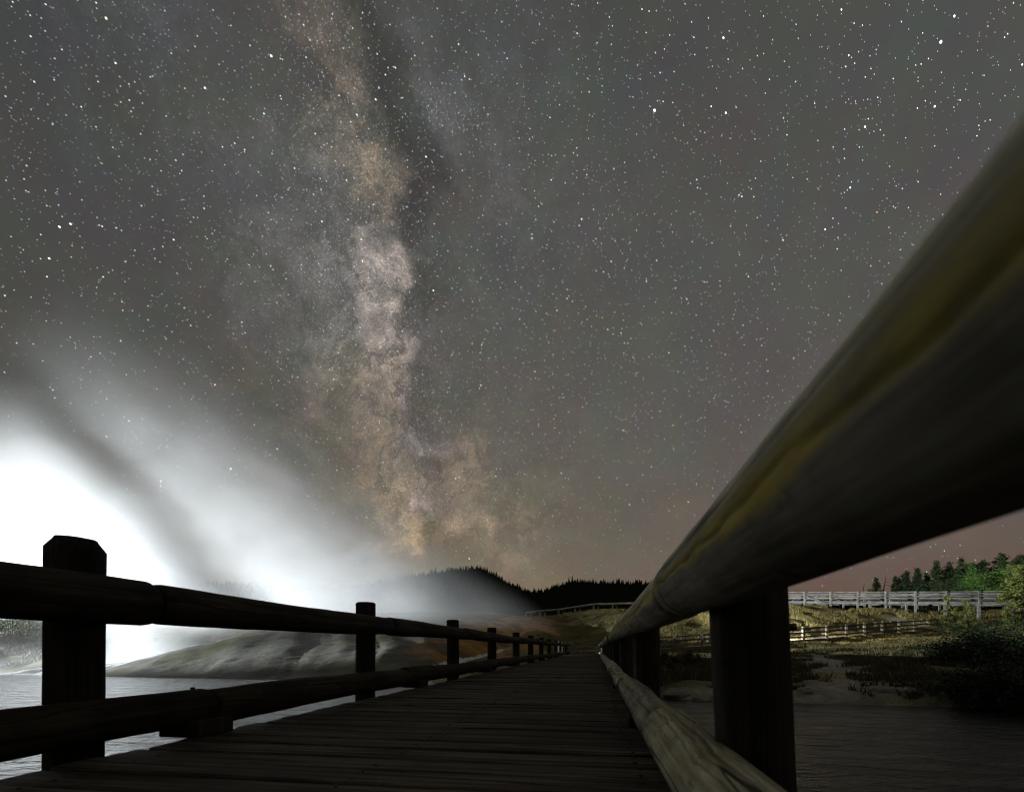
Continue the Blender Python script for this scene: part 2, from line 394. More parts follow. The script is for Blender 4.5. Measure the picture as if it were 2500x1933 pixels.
# far hills
hill_px = [(-2600, 1430), (-1200, 1440), (-500, 1425), (0, 1418), (500, 1432), (800, 1440), (960, 1424), (1000, 1416), (1060, 1406), (1120, 1399), (1150, 1395), (1175, 1396), (1205, 1412), (1240, 1430), (1270, 1443), (1295, 1453), (1330, 1450),
           (1370, 1436), (1400, 1425), (1440, 1429), (1500, 1430), (1560, 1432), (1620, 1436), (1750, 1450), (1900, 1470), (2100, 1478), (2500, 1478), (3500, 1470), (5000, 1470)]
hz = []; 
for u, v in hill_px:
    r = ray(u, v); hz.append((math.atan2(r.x, r.y), r.z/math.hypot(r.x, r.y)))
ha = np.array([a for a, _ in hz]); he = np.array([e for _, e in hz])
RH = 420.0
def ridge(az):
    return np.interp(az, ha, he)*RH
az = np.concatenate([np.linspace(-math.pi, -1.0, 60)[:-1], np.linspace(-1.0, .9, 500), np.linspace(.9, math.pi, 60)[1:]])
rr = np.array([170, 200, 240, 290, 340, 380, 405, 420, 436, 470, 540, 640.])
hv = []
for r in rr:
    k = float(sst(np.array([r]), 165, 420)[0]) if r <= 420 else 1-.7*float(sst(np.array([r]), 420, 640)[0])
    zz = 4.2+(ridge(az)-4.2)*k
    PP = np.stack([np.sin(az)*r, np.cos(az)*r], 1)
    zz = zz+(fb(PP, .02, 3, 61)-.5)*14*k*(1-k)*2
    zz = zz if r > 175 else zz-4
    hv += list(zip(PP[:, 0], PP[:, 1], zz))
na = len(az)
hf = [(j*na+i, j*na+i+1, (j+1)*na+i+1, (j+1)*na+i) for j in range(len(rr)-1) for i in range(na-1)]
M_hill = plain('forested_hill', (.016, .020, .011), 1.0)
tag(link('hills', mesh('hills', hv, hf, M_hill, True)), kind='structure')
# far-off wood on them: reads as one dark mass with a toothed skyline
fv, ff = [], []
def add_conifer(x, y, z, h, w, k=5):
    b0 = len(fv); ph = random.random()*6.28
    tiers = 3; lean = random.uniform(-.03, .03)*h
    for t in range(tiers):
        zb = z+h*(.08+.27*t); zt = z+h*(.50+.25*t); w_ = w*(1-.28*t); s = len(fv)
        for i in range(k):
            a = ph+i*6.283/k+t; q = random.uniform(.75, 1.15)
            fv.append((x+math.cos(a)*w_*q, y+math.sin(a)*w_*q, zb-random.uniform(0, .06)*h))
        fv.append((x+lean, y, min(zt, z+h)))
        for i in range(k): ff.append((s+i, s+(i+1) % k, s+k))
hgt_r = lambda r: 1.0
for i in range(5200):
    a = random.uniform(-1.05, .75) if i < 4700 else random.uniform(-3.1, 3.1)
    r = random.uniform(408, 428) if i % 3 else random.uniform(260, 408)
    k = float(sst(np.array([r]), 165, 420)[0]); zz = 4.2+(float(ridge(a))-4.2)*k-.5
    if r > 420: zz -= (r-420)*.05
    e = math.atan2(1, 1)
    h = random.uniform(2.2, 5.2)*(1.25 if random.random() < .12 else 1)
    add_conifer(math.sin(a)*r, math.cos(a)*r, zz, h, h*random.uniform(.17, .24))
M_far = plain('distant_needles', (.018, .024, .012), 1.0)
tag(link('distant_forest', mesh('distant_forest', fv, ff, M_far)), kind='stuff')

# stars (tiny glowing discs fixed on the sky)
def star_field():
    R = 3000.0; vs, fs, cs = [], [], []
    pole = ray(-400, 2600).normalized()
    def add(d, rad, c, el=None):
        d = Vector(d).normalized(); mv = pole.cross(d); L = mv.length; mv.normalize(); sd = d.cross(mv)
        t = .00036*L if el is None else el
        s = len(vs); n = 6
        for i in range(n):
            a = i*math.tau/n; ca_, sa_ = math.cos(a), math.sin(a)
            p = d*R+mv*(ca_*rad+(t if ca_ > 0 else -t))*R+sd*sa_*rad*R
            vs.append(p); cs.append((*c, 1))
        fs.append(tuple(range(s, s+n)))
    def colour(b):
        k = random.random()
        c = (.55, .74, 1.0) if k < .36 else ((.85, .95, 1) if k < .66 else ((1, 1, 1) if k < .80 else ((1, .82, .60) if k < .94 else (1, .58, .42))))
        return tuple(x*b for x in c)
    for i in range(62000):
        z = random.uniform(0, 1)**1.0; a = random.uniform(0, math.tau)
        d = (math.sqrt(1-z*z)*math.cos(a), math.sqrt(1-z*z)*math.sin(a), z)
        m = random.random()
        ext = .35+.65*min(1, z/.45)                     # air dims them near the horizon
        if random.random() > .45+.55*min(1, z/.6): continue
        if m < .76: add(d, random.uniform(.00022, .00034), colour(random.uniform(.3, 1.0)*ext))
        elif m < .975: add(d, random.uniform(.00034, .00046), colour(random.uniform(.8, 1.9)*ext))
        elif m < .9975: add(d, random.uniform(.00046, .00062), colour(random.uniform(1.2, 2.6)*ext))
        else: add(d, random.uniform(.00062, .00085), colour(random.uniform(2.2, 4)*ext))
    band = [(780, 60, 90, 250), (840, 300, 80, 300), (900, 450, 70, 300), (860, 700, 90, 800), (925, 660, 45, 350), (820, 560, 120, 300), (930, 900, 70, 450), (780, 930, 90, 300), (1012, 1050, 50, 260), (1030, 930, 70, 300),
            (960, 1150, 90, 280), (1150, 1150, 130, 320), (1035, 1215, 35, 70), (1063, 275, 22, 60), (1153, 288, 20, 45), (300, 120, 260, 500), (1250, 200, 320, 500), (1900, 400, 400, 300)]
    for u, v, sg, n in band:
        for i in range(int(n*1.6)):
            d = ray(random.gauss(u, sg), random.gauss(v, sg*1.3))
            if d.z > .12: add(d, random.uniform(.00020, .00030), colour(random.uniform(.22, .7)))
    for u, v, r, c in [(1598, 270, .0021, (3.2, 3.0, 4.0)), (1772, 276, .0015, (3.2, 2.4, 1.9)), (2297, 103, .0020, (2.6, 3, 3.8)), (2112, 310, .0014, (2.6, 3, 3.6)), (2282, 260, .0013, (3, 3, 2.6)), (1370, 1155, .0012, (1.6, 1.8, 2.2)),
                       (1590, 1139, .0011, (1.4, 1.4, 1.4)), (885, 638, .0014, (1.5, 1.4, 1.2)), (145, 554, .0016, (2.4, 2.4, 2.8)), (120, 631, .0016, (2.2, 2.4, 2.8)), (662, 137, .0017, (2.2, 2.6, 3.4)), (917, 243, .0013, (2, 2.4, 3)),
                       (786, 541, .0013, (1.9, 1.8, 3)), (1810, 1055, .0011, (1.5, 1.3, 1.0)), (1035, 1211, .0012, (1.2, .9, 1.4)), (875, 1138, .0013, (.9, .9, .7)), (762, 1158, .0009, (.8, 1, 1.4)), (812, 1192, .0009, (.9, 1, 1.3)),
                       (1176, 842, .0013, (1.4, 1.4, 1.4)), (1306, 907, .0012, (1.4, 1.6, 1.8)), (1420, 535, .0013, (2, 2, 2)), (1040, 383, .0014, (2, 2.2, 2.4)), (2330, 40, .0014, (2.4, 2.6, 3)), (500, 215, .0013, (2, 2.2, 2.8))]:
        add(ray(u, v), r*.58, c)
    me = mesh('stars', vs, fs)
    at_ = me.color_attributes.new('glow', 'FLOAT_COLOR', 'POINT'); at_.data.foreach_set('color', np.array(cs).ravel())
    m = bpy.data.materials.new('starlight'); m.use_nodes = True; b = NB(m.node_tree); b.n.clear()
    e = b.new('ShaderNodeEmission'); b.l.new(b.new('ShaderNodeVertexColor', layer_name='glow').outputs[0], e.inputs[0]); e.inputs[1].default_value = 1.0
    b.l.new(e.outputs[0], b.new('ShaderNodeOutputMaterial').inputs[0]); m.cycles.emission_sampling = 'NONE'
    me.materials.append(m)
    o = link('stars', me); tag(o, kind='stuff')
star_field()

# ------------------------------------------------------------------ steam
def steam():
    D = ray(-1304, -512).normalized()
    lo, hi = (-122, 37.0, -1.0), (2, 92, 74)
    vs = [(x, y, z) for x in (lo[0], hi[0]) for y in (lo[1], hi[1]) for z in (lo[2], hi[2])]
    fs = [(0, 1, 3, 2), (4, 6, 7, 5), (0, 4, 5, 1), (2, 3, 7, 6), (0, 2, 6, 4), (1, 5, 7, 3)]
    m = bpy.data.materials.new('steam'); m.use_nodes = True; b = NB(m.node_tree); b.n.clear()
    p = b.new('ShaderNodeNewGeometry').outputs['Position']
    sp = b.new('ShaderNodeSeparateXYZ'); b.l.new(p, sp.inputs[0])
    s = b.math('DIVIDE', b.math('SUBTRACT', sp.outputs[2], 4.0), D.z)             # way travelled down the wind
    q = b.vm('SUBTRACT', p, b.vm('SCALE', tuple(D), scale=s))                      # where it left the ground
    nz = b.noise(b.map(p, (.028, .028, .032)), 1.0, 3, .55, out='Color')
    q = b.vm('ADD', q, b.vm('SCALE', b.vm('SUBTRACT', nz, (.5, .5, .5)), scale=13.0))
    sq = b.new('ShaderNodeSeparateXYZ'); b.l.new(q, sq.inputs[0])
    f = b.math('DIVIDE', b.math('ADD', sq.outputs[0], 130.0), 130.0, clamp=True)
    X = lambda x: (x+130)/130
    prof_ = b.ramp(f, [(0, .5), (X(-75), 1.0), (X(-54), 1.0), (X(-48), .6), (X(-43.5), .05), (X(-40), .04), (X(-36), .37), (X(-28), .42), (X(-19.5), .20), (X(-12), .07), (X(-5), 0)], 'EASE')
    st = b.noise(b.map(q, (.085, .06, .0)), 1.0, 2, .5)
    st = b.math('MULTIPLY', b.ramp(st, [(.30, .65), (.5, .95), (.7, 1.25)], 'EASE'), b.ramp(b.noise(b.map(p, (.07, .07, .09)), 1.0, 4, .6, dist=.8), [(.32, .55), (.5, .95), (.68, 1.4)], 'EASE'))
    gy_ = b.math('DIVIDE', b.math('SUBTRACT', sq.outputs[1], 54.0), 6.5)
    g = b.math('EXPONENT', b.math('MULTIPLY', b.math('MULTIPLY', gy_, gy_), -1.0))
    fade = b.math('EXPONENT', b.math('DIVIDE', b.math('MAXIMUM', s, 0.0), -27.0))
    den = b.math('MULTIPLY', b.math('MULTIPLY', prof_, st), b.math('MULTIPLY', g, fade))
    den = b.math('MULTIPLY', den, b.math('ADD', .20, b.math('MULTIPLY', b.math('EXPONENT', b.math('DIVIDE', b.math('MAXIMUM', s, 0.0), -14.0)), .38)))
    v = b.new('ShaderNodeVolumePrincipled'); v.inputs['Color'].default_value = (.97, .98, 1, 1); v.inputs['Anisotropy'].default_value = .25
    b.l.new(den, v.inputs['Density'])
    b.l.new(v.outputs[0], b.new('ShaderNodeOutputMaterial').inputs['Volume'])
    tag(link('steam', mesh('steam', vs, fs, m)), kind='stuff')
steam()
def mist():
    lo, hi = (-52, 22.0, -2.2), (-9, 36.9, 7.5)
    vs = [(x, y, z) for x in (lo[0], hi[0]) for y in (lo[1], hi[1]) for z in (lo[2], hi[2])]
    fs = [(0, 1, 3, 2), (4, 6, 7, 5), (0, 4, 5, 1), (2, 3, 7, 6), (0, 2, 6, 4), (1, 5, 7, 3)]
    m = bpy.data.materials.new('mist'); m.use_nodes = True; b = NB(m.node_tree); b.n.clear()
    p = b.new('ShaderNodeNewGeometry').outputs['Position']
    sp = b.new('ShaderNodeSeparateXYZ'); b.l.new(p, sp.inputs[0])
    h = b.math('EXPONENT', b.math('DIVIDE', b.math('ADD', sp.outputs[2], 1.8), -.8))
    ex = b.ramp(b.math('DIVIDE', b.math('ADD', sp.outputs[0], 52.0), 43.0), [(0, .5), (.35, 1), (.7, .5), (1, 0)], 'EASE')
    ey = b.ramp(b.math('DIVIDE', b.math('SUBTRACT', sp.outputs[1], 22.0), 14.9), [(0, 0), (.3, 1), (.7, .7), (1, 0)], 'EASE')
    n = b.ramp(b.noise(b.map(p, (.25, .5, .7)), 1, 3, .6), [(.4, 0), (.65, 1.0)])
    d = b.math('MULTIPLY', b.math('MULTIPLY', h, ex), b.math('MULTIPLY', ey, n))
    # thick steam boiling off the cascade at the left end of the mound, drifting left as it rises
    xx = b.math('DIVIDE', b.math('ADD', b.math('ADD', sp.outputs[0], 34.2), b.math('MULTIPLY', sp.outputs[2], .55)), 3.0)
    yy = b.math('DIVIDE', b.math('SUBTRACT', sp.outputs[1], 32.3), 2.4)
    pl = b.math('EXPONENT', b.math('MULTIPLY', b.math('ADD', b.math('MULTIPLY', xx, xx), b.math('MULTIPLY', yy, yy)), -1.0))
    pn = b.ramp(b.noise(b.map(p, (.35, .35, .5)), 1, 4, .6, dist=.6), [(.32, .5), (.65, 1.3)])
    pl = b.math('MULTIPLY', b.math('MULTIPLY', pl, pn), b.math('EXPONENT', b.math('DIVIDE', b.math('ADD', sp.outputs[2], 1.8), -6.0)))
    v = b.new('ShaderNodeVolumePrincipled'); v.inputs['Color'].default_value = (.97, .98, 1, 1)
    b.l.new(b.math('ADD', b.math('MULTIPLY', d, .14), b.math('MULTIPLY', pl, .34)), v.inputs['Density'])
    b.l.new(v.outputs[0], b.new('ShaderNodeOutputMaterial').inputs['Volume'])
    tag(link('mist', mesh('mist', vs, fs, m)), kind='stuff')
mist()

# hot water running off the mound into the river
def foam_mat():
    m, b, bs = new_mat('white_water')
    uv = b.new('ShaderNodeUVMap').outputs[0]
    n = b.noise(b.map(uv, (9, 1.3, 1)), 1, 5, .65)
    b.l.new(b.ramp(n, [(.35, (.10, .12, .12)), (.6, (.75, .78, .80))]), bs.inputs['Base Color']); bs.inputs['Roughness'].default_value = .35
    bp = b.new('ShaderNodeBump'); bp.inputs['Distance'].default_value = .06; b.l.new(n, bp.inputs['Height']); b.l.new(bp.outputs[0], bs.inputs['Normal'])
    return m
M_foam = foam_mat()
def runnel(name, path, w0, w1, lift=.04):
    vs, fs, uvs = [], [], []; n = len(path)
    for i, (x, y) in enumerate(path):
        a = path[max(0, i-1)]; c = path[min(n-1, i+1)]; dx, dy = c[0]-a[0], c[1]-a[1]; L = math.hypot(dx, dy) or 1
        w = w0+(w1-w0)*i/(n-1)+noise.noise(Vector((x, y, 2)))*w0*.5
        for k in range(5):
            q = (k/4-.5)*w; px, py = x-dy/L*q, y+dx/L*q
            vs.append((px, py, max(gz1(px, py)+lift*(1-abs(k/2-1)**3*1.6), WATER-.02))); uvs.append((k/4, i*.25))
    for i in range(n-1):
        for k in range(4): fs.append((i*5+k, i*5+k+1, (i+1)*5+k+1, (i+1)*5+k))
    me = mesh(name, vs, fs, M_foam, True); ul = me.uv_layers.new(name='UVMap')
    for p_ in me.polygons:
        for li, vi in zip(p_.loop_indices, p_.vertices): ul.data[li].uv = uvs[vi]
    return me
tag(link('waterfall', runnel('waterfall', [(-9.2+.10*(y-30)+.5*math.sin(y*.35), y) for y in np.arange(40, 22.5, -.4)], .7, 1.5)), kind='structure')
for k in range(7):
    x0 = -39.5+k*1.25
    pth = [(x0+.9*math.sin(t*.25+k)*.8-(12-t)*.12, 27.2+t*.95+k*.0) for t in np.arange(13-.4*k, -.8, -.4)]
    tag(link('waterfall', runnel('waterfall', pth, .35, 1.15)), kind='structure')

# ------------------------------------------------------------------ logs
def log_mesh(name, L, r0, r1, mat, axis=1, seg=28, rings=18, bend=.008, rough=.0025, cracks=(), knots=(), seed=0, chamfer=.012, top=None, slant=0.0, grooves=()):
    """round log along +Y (axis 1) from 0 to L, or a post along +Z (axis 2)"""
    st = [0, chamfer*.5, chamfer*1.6] + list(np.linspace(chamfer*2.5, L-chamfer*2.5, rings)) + [L-chamfer*1.6, L-chamfer*.5, L]
    rs = [.88, .96, 1]+[1]*rings+[1, .96, .88]
    if top:      # (height of the cap, how far it narrows)
        st = list(np.linspace(0, L-top[0], rings)) + [L-top[0]*.55, L-top[0]*.12, L]; rs = [1]*rings+[.5+.5*(1+top[1])/2+.08, top[1]+.06, top[1]]
    for gy0 in grooves:
        for dy, kk in ((-.012, 1), (-.007, .93), (0, .87), (.007, .93), (.012, 1)): st.append(gy0+dy); rs.append(kk)
    if grooves:
        o_ = sorted(zip(st, rs)); o_ = [p for p in o_ if p[1] < 1 or all(abs(p[0]-g) > .0119 for g in grooves)]; st = [p[0] for p in o_]; rs = [p[1] for p in o_]
    vs, fs = [], []
    for yy, k in zip(st, rs):
        r = (r0+(r1-r0)*yy/L)*k; cx = bend*math.sin(yy/L*math.pi+seed); cz = bend*.7*math.sin(yy/L*math.pi*1.3+seed*2)
        for i in range(seg):
            a = i*math.tau/seg
            n = noise.noise(Vector((math.cos(a)*1.3+seed*5, math.sin(a)*1.3, yy*.9)))*rough*3+noise.noise(Vector((math.cos(a)*4+seed, math.sin(a)*4, yy*4)))*rough
            rr_ = r+n
            for (ac, w, dp, y0, y1, wob) in cracks:
                if y0 < yy < y1:
                    am = ac+wob*noise.noise(Vector((yy*3.1, seed, ac)))+.4*wob*noise.noise(Vector((yy*13, seed, ac)))
                    dd = (a-am+math.pi) % math.tau-math.pi
                    e = min(1, (yy-y0)/.15, (y1-yy)/.15)
                    rr_ -= dp*e*math.exp(-(dd/w)**2)
            for (ak, yk, wk, hk) in knots:
                dd = ((a-ak+math.pi) % math.tau-math.pi)*r
                rr_ += hk*math.exp(-(dd*dd+(yy-yk)**2)/wk**2)
            x, z = math.cos(a)*rr_+cx, math.sin(a)*rr_+cz
            sl = slant*math.cos(a)*r if yy > L*.5 else 0
            vs.append((x, yy+sl, z) if axis == 1 else (x, z, yy+sl))
    m_ = len(st)
    for j in range(m_-1):
        for i in range(seg):
            q = (j*seg+i, (j+1)*seg+i, (j+1)*seg+(i+1) % seg, j*seg+(i+1) % seg)
            fs.append(q if axis == 1 else q[::-1])
    fs.append(tuple(range(seg)) if axis == 1 else tuple(range(seg))[::-1]); fs.append(tuple(range((m_-1)*seg, m_*seg))[::-1] if axis == 1 else tuple(range((m_-1)*seg, m_*seg)))
    me = mesh(name, vs, fs, mat); sm = [True]*(len(fs)-2)+[False]*2
    me.polygons.foreach_set('use_smooth', sm)
    return me
def box_mesh(name, lo, hi, mat, bev=.006):
    bm = bmesh.new(); bmesh.ops.create_cube(bm, size=1)
    for v in bm.verts: v.co = Vector([(lo[k]+hi[k])/2+v.co[k]*(hi[k]-lo[k]) for k in range(3)])
    if bev: bmesh.ops.bevel(bm, geom=bm.edges[:], offset=bev, segments=1, affect='EDGES')
    me = bpy.data.meshes.new(name); bm.to_mesh(me); bm.free()
    if mat: me.materials.append(mat)
    return me
DECK = -.46
END = 40.0
# --- right railing
rr_t = empty('log_railing', (.36, 1.5, DECK))
tag(rr_t, 'weathered yellowish log railing looming close along the right edge of the plank bridge', 'railing', 'log railings of the bridge')
def child(name, me, par, loc, rot=(0, 0, 0)):
    o = bpy.data.objects.new(name, me); COL.objects.link(o); o.parent = par
    o.location = Vector(loc)-par.location; o.rotation_euler = rot
    return o
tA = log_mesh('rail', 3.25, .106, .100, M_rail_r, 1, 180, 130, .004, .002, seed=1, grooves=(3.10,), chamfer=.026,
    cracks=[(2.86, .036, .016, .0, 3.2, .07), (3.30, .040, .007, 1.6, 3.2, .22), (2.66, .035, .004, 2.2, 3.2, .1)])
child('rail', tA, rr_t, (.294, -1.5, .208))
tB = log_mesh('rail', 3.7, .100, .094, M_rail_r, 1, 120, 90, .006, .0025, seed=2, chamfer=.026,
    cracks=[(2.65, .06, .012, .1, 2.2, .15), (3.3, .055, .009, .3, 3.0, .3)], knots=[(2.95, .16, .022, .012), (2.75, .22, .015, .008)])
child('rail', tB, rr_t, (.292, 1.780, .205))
y = 5.48
for k in range(11):
    L = min(3.2, END+.2-y)
    if L < .5: break
    r = .094+random.uniform(-.006, .006)
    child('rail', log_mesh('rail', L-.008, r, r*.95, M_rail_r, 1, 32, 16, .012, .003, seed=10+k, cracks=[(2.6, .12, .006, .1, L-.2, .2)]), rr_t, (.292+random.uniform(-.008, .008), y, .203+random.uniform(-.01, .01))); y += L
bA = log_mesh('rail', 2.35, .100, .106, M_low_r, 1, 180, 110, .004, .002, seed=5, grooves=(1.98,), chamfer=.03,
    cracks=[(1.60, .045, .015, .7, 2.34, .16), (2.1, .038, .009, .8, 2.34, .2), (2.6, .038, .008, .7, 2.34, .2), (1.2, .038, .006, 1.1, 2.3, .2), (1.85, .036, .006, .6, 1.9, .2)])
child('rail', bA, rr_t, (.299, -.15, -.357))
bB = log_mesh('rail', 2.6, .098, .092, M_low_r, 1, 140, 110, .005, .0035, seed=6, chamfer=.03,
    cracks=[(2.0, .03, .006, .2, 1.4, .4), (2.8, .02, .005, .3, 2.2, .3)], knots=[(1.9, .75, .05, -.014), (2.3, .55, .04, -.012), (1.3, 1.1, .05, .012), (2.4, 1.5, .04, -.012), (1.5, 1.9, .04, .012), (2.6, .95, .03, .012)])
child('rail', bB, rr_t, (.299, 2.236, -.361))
y = 4.82
for k in range(12):
    L = min(3.1, END+.2-y)
    if L < .5: break
    r = .094+random.uniform(-.006, .006)
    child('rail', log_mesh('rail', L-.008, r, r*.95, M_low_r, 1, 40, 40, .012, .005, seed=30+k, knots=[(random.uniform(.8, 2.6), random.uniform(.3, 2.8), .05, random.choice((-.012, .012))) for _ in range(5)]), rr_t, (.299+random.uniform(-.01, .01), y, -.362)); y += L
post_y_r = [1.50+2.84*k for k in range(14)]
for k, py in enumerate(post_y_r):
    r = .105+random.uniform(-.006, .006)
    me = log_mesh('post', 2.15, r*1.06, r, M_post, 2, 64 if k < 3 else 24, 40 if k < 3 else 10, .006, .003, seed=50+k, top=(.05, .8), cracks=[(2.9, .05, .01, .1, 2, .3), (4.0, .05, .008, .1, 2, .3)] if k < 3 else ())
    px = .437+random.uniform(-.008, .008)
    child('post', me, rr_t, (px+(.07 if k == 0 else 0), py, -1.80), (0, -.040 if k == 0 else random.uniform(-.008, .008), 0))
    if k < 8:
        hx = log_mesh('bolt', .035, .013, .011, M_bolt, 1, 6, 2, 0, 0, chamfer=.004)
        child('bolt', hx, rr_t, (px+.085, py-.01, .06), (0, 0, -math.pi/2))
        bz = log_mesh('bolt', .03, .011, .011, M_bolt, 2, 6, 2, 0, 0, chamfer=.003)
        if k: child('bolt', bz, rr_t, (.30, py+.05, .298))
# --- left railing
rl_t = empty('log_railing', (-2.27, 1.86, DECK))
tag(rl_t, 'dark log railing silhouetted against the lit steam along the left edge of the plank bridge', 'railing', 'log railings of the bridge')
post_y_l = [-1.1]+[1.87, 4.72, 7.85, 10.95, 14.4, 17.7, 21.2, 24.8, 28.4, 32.0, 35.6, 39.2]
xl = -2.20
ys = [-3.0, 2.12, 5.0, 8.1, 11.2, 14.6, 18.0, 21.5, 25.0, 28.6, 32.2, 35.8, 39.9]
for k in range(len(ys)-1):
    L = ys[k+1]-ys[k]; r = .108 if k == 0 else .099+random.uniform(-.003, .003)
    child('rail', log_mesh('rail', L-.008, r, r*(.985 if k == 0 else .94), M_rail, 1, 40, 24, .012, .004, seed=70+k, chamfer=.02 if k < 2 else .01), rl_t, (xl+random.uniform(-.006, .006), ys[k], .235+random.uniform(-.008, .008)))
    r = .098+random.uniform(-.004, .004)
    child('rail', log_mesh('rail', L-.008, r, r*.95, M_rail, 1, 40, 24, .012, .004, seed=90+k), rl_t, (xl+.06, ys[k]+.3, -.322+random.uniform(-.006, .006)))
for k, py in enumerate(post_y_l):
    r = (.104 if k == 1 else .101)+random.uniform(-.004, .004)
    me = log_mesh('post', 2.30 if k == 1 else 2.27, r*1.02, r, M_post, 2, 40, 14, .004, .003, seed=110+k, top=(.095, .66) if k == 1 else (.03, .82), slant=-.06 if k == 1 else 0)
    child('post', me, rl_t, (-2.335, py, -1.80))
spacers = [2.34, 5.6, 9.35, 12.6, 16.1, 19.5, 23]
for k, py in enumerate([-.6]+spacers+[26.6, 30.3, 33.9, 37.5]):
    w = .125 if k == 1 else .12
    child('spacer_block', box_mesh('spacer_block', (-.12, -w, 0), (.12, w, .085), M_post), rl_t, (xl+.07, py, DECK-.002))
    child('bolt', log_mesh('bolt', .020, .012, .012, M_bolt, 2, 6, 2, 0, 0, chamfer=.003), rl_t, (xl+.04, py, -.230))
for k, py in enumerate([.3, 3.1, 5.9, 8.7, 11.6, 14.4, 17.3]):
    child('spacer_block', box_mesh('spacer_block', (-.11, -.13, 0), (.11, .13, .06), M_post), rr_t, (.30, py, DECK-.004))

# --- deck
deck = empty('plank_bridge', (-.9, 18, DECK)); tag(deck, 'long plank footbridge deck running straight ahead between the two log railings', 'footbridge')
y = -2.4; k = 0; pl_meshes = []
def plank_mesh(w, x0, x1, seed):
    n = 26; vs, fs = [], []; prof2 = [(-w/2, -.05), (-w/2, -.006), (-w/2+.006, 0), (-w/6, .0015), (w/6, .001), (w/2-.006, 0), (w/2, -.006), (w/2, -.05)]
    for i in range(n+1):
        x = x0+(x1-x0)*i/n
        wv = noise.noise(Vector((x*1.2, seed*3.1, 0)))*.004; zz = noise.noise(Vector((x*.9, seed*7.7, 4)))*.004
        for j, (py, pz) in enumerate(prof2):
            e = noise.noise(Vector((x*6, seed, j)))*.0025 if j in (1, 2, 5, 6) else 0
            vs.append((x, py+wv+e, pz+zz+e))
    m_ = len(prof2)
    for i in range(n):
        for j in range(m_): fs.append((i*m_+j, i*m_+(j+1) % m_, (i+1)*m_+(j+1) % m_, (i+1)*m_+j))
    fs.append(tuple(range(m_))[::-1]); fs.append(tuple(range(n*m_, (n+1)*m_)))
    return mesh('plank', vs, fs, M_plank)
variants = [plank_mesh(.180+.0035*(i % 4), -2.05-.05*random.random(), .42, i) for i in range(22)]
while y < END+.1:
    me = variants[random.randrange(22)]
    w = .19; o = child('plank', me, deck, (0, y, DECK+random.uniform(-.006, .003)), (random.uniform(-.022, .022), 0, random.uniform(-.0028, .0028)))
    y += .203; k += 1
nb_ = bmesh.new(); yy = -2.4
while yy < 14:
    for x in (-1.85, -.85, .15):
        for dy in (-.045, .05):
            r = bmesh.ops.create_cone(nb_, segments=7, radius1=.008, radius2=.006, depth=.006, cap_ends=True)['verts']
            o_ = Vector((x+random.uniform(-.015, .015), yy+dy+random.uniform(-.01, .01)-18, .004)); bmesh.ops.translate(nb_, verts=r, vec=o_)
    yy += .203
nme = bpy.data.meshes.new('nail_heads'); nb_.to_mesh(nme); nb_.free(); nme.materials.append(M_bolt)
no = child('nail_heads', nme, deck, (-.9+.9, 18, DECK+.001)); no['kind'] = 'stuff'
for x in (-1.85, -.85, .15):
    child('beam', box_mesh('beam', (-.09, -2.5, -.3), (.09, END, -.056), M_post), deck, (x, 0, DECK))
for py in range(-2, 41, 6):
    child('crossbeam', box_mesh('crossbeam', (-2.5, -.1, -.22), (.75, .1, 0), M_post), deck, (0, py, DECK-.302))
    for x in (-1.9, .2):
        child('pile', log_mesh('pile', 2.3, .13, .12, M_post, 2, 20, 4, 0, .003), deck, (x, py, DECK-.524-2.3))

# ------------------------------------------------------------------ walkways on the far bank
def bar(name, a, b_, w, h, mat, par):
    """squared timber from a to b (centre line)"""
    a, b_ = Vector(a), Vector(b_); d = b_-a; L = d.length; n = 4
    key = box_mesh(name, (0, -w/2, -h/2), (L, w/2, h/2), mat, .006)
    o = child(name, key, par, a, d.to_track_quat('X', 'Z').to_euler()); return o
def railing(label, pts, mat, H=1.07, rails=(1.0, .66, .30), rw=.05, rh=(.14, .14, .14), step=2.4, leg=.6, side=1, brace=()):
    t = empty('fence', pts[0]); tag(t, label, 'fence', 'timber fences of the far walkways')
    P = [Vector(p) for p in pts]; seglen = [(b-a).length for a, b in zip(P[:-1], P[1:])]
    tot = sum(seglen); n = max(1, round(tot/step)); stops = []
    for k in range(n+1):
        s = tot*k/n; i = 0
        while i < len(seglen)-1 and s > seglen[i]: s -= seglen[i]; i += 1
        stops.append(P[i].lerp(P[i+1], min(1, s/seglen[i])))
    for k, p in enumerate(stops):
        zb = min(gz1(p.x, p.y), p.z)-.15
        child('post', box_mesh('post', (-.085, -.085, 0), (.085, .085, p.z+H-zb), mat), t, (p.x, p.y, zb), (random.uniform(-.012, .012), random.uniform(-.012, .012), random.uniform(-.2, .2)))
        if k < len(stops)-1:
            q = stops[k+1]; d = (q-p); nrm = Vector((-d.y, d.x, 0)).normalized()*side*(.085+rw/2+.003)
            for z, h in zip(rails, rh):
                j = random.uniform(-.012, .012)
                bar('rail', p+nrm+Vector((0, 0, z-h/2+j)), q+nrm+Vector((0, 0, z-h/2+random.uniform(-.012, .012))), rw, h, mat, t)
            if k in brace: bar('brace', p-nrm+Vector((0, 0, .5)), q-nrm+Vector((0, 0, -.35)), .05, .10, mat, t)
    return t
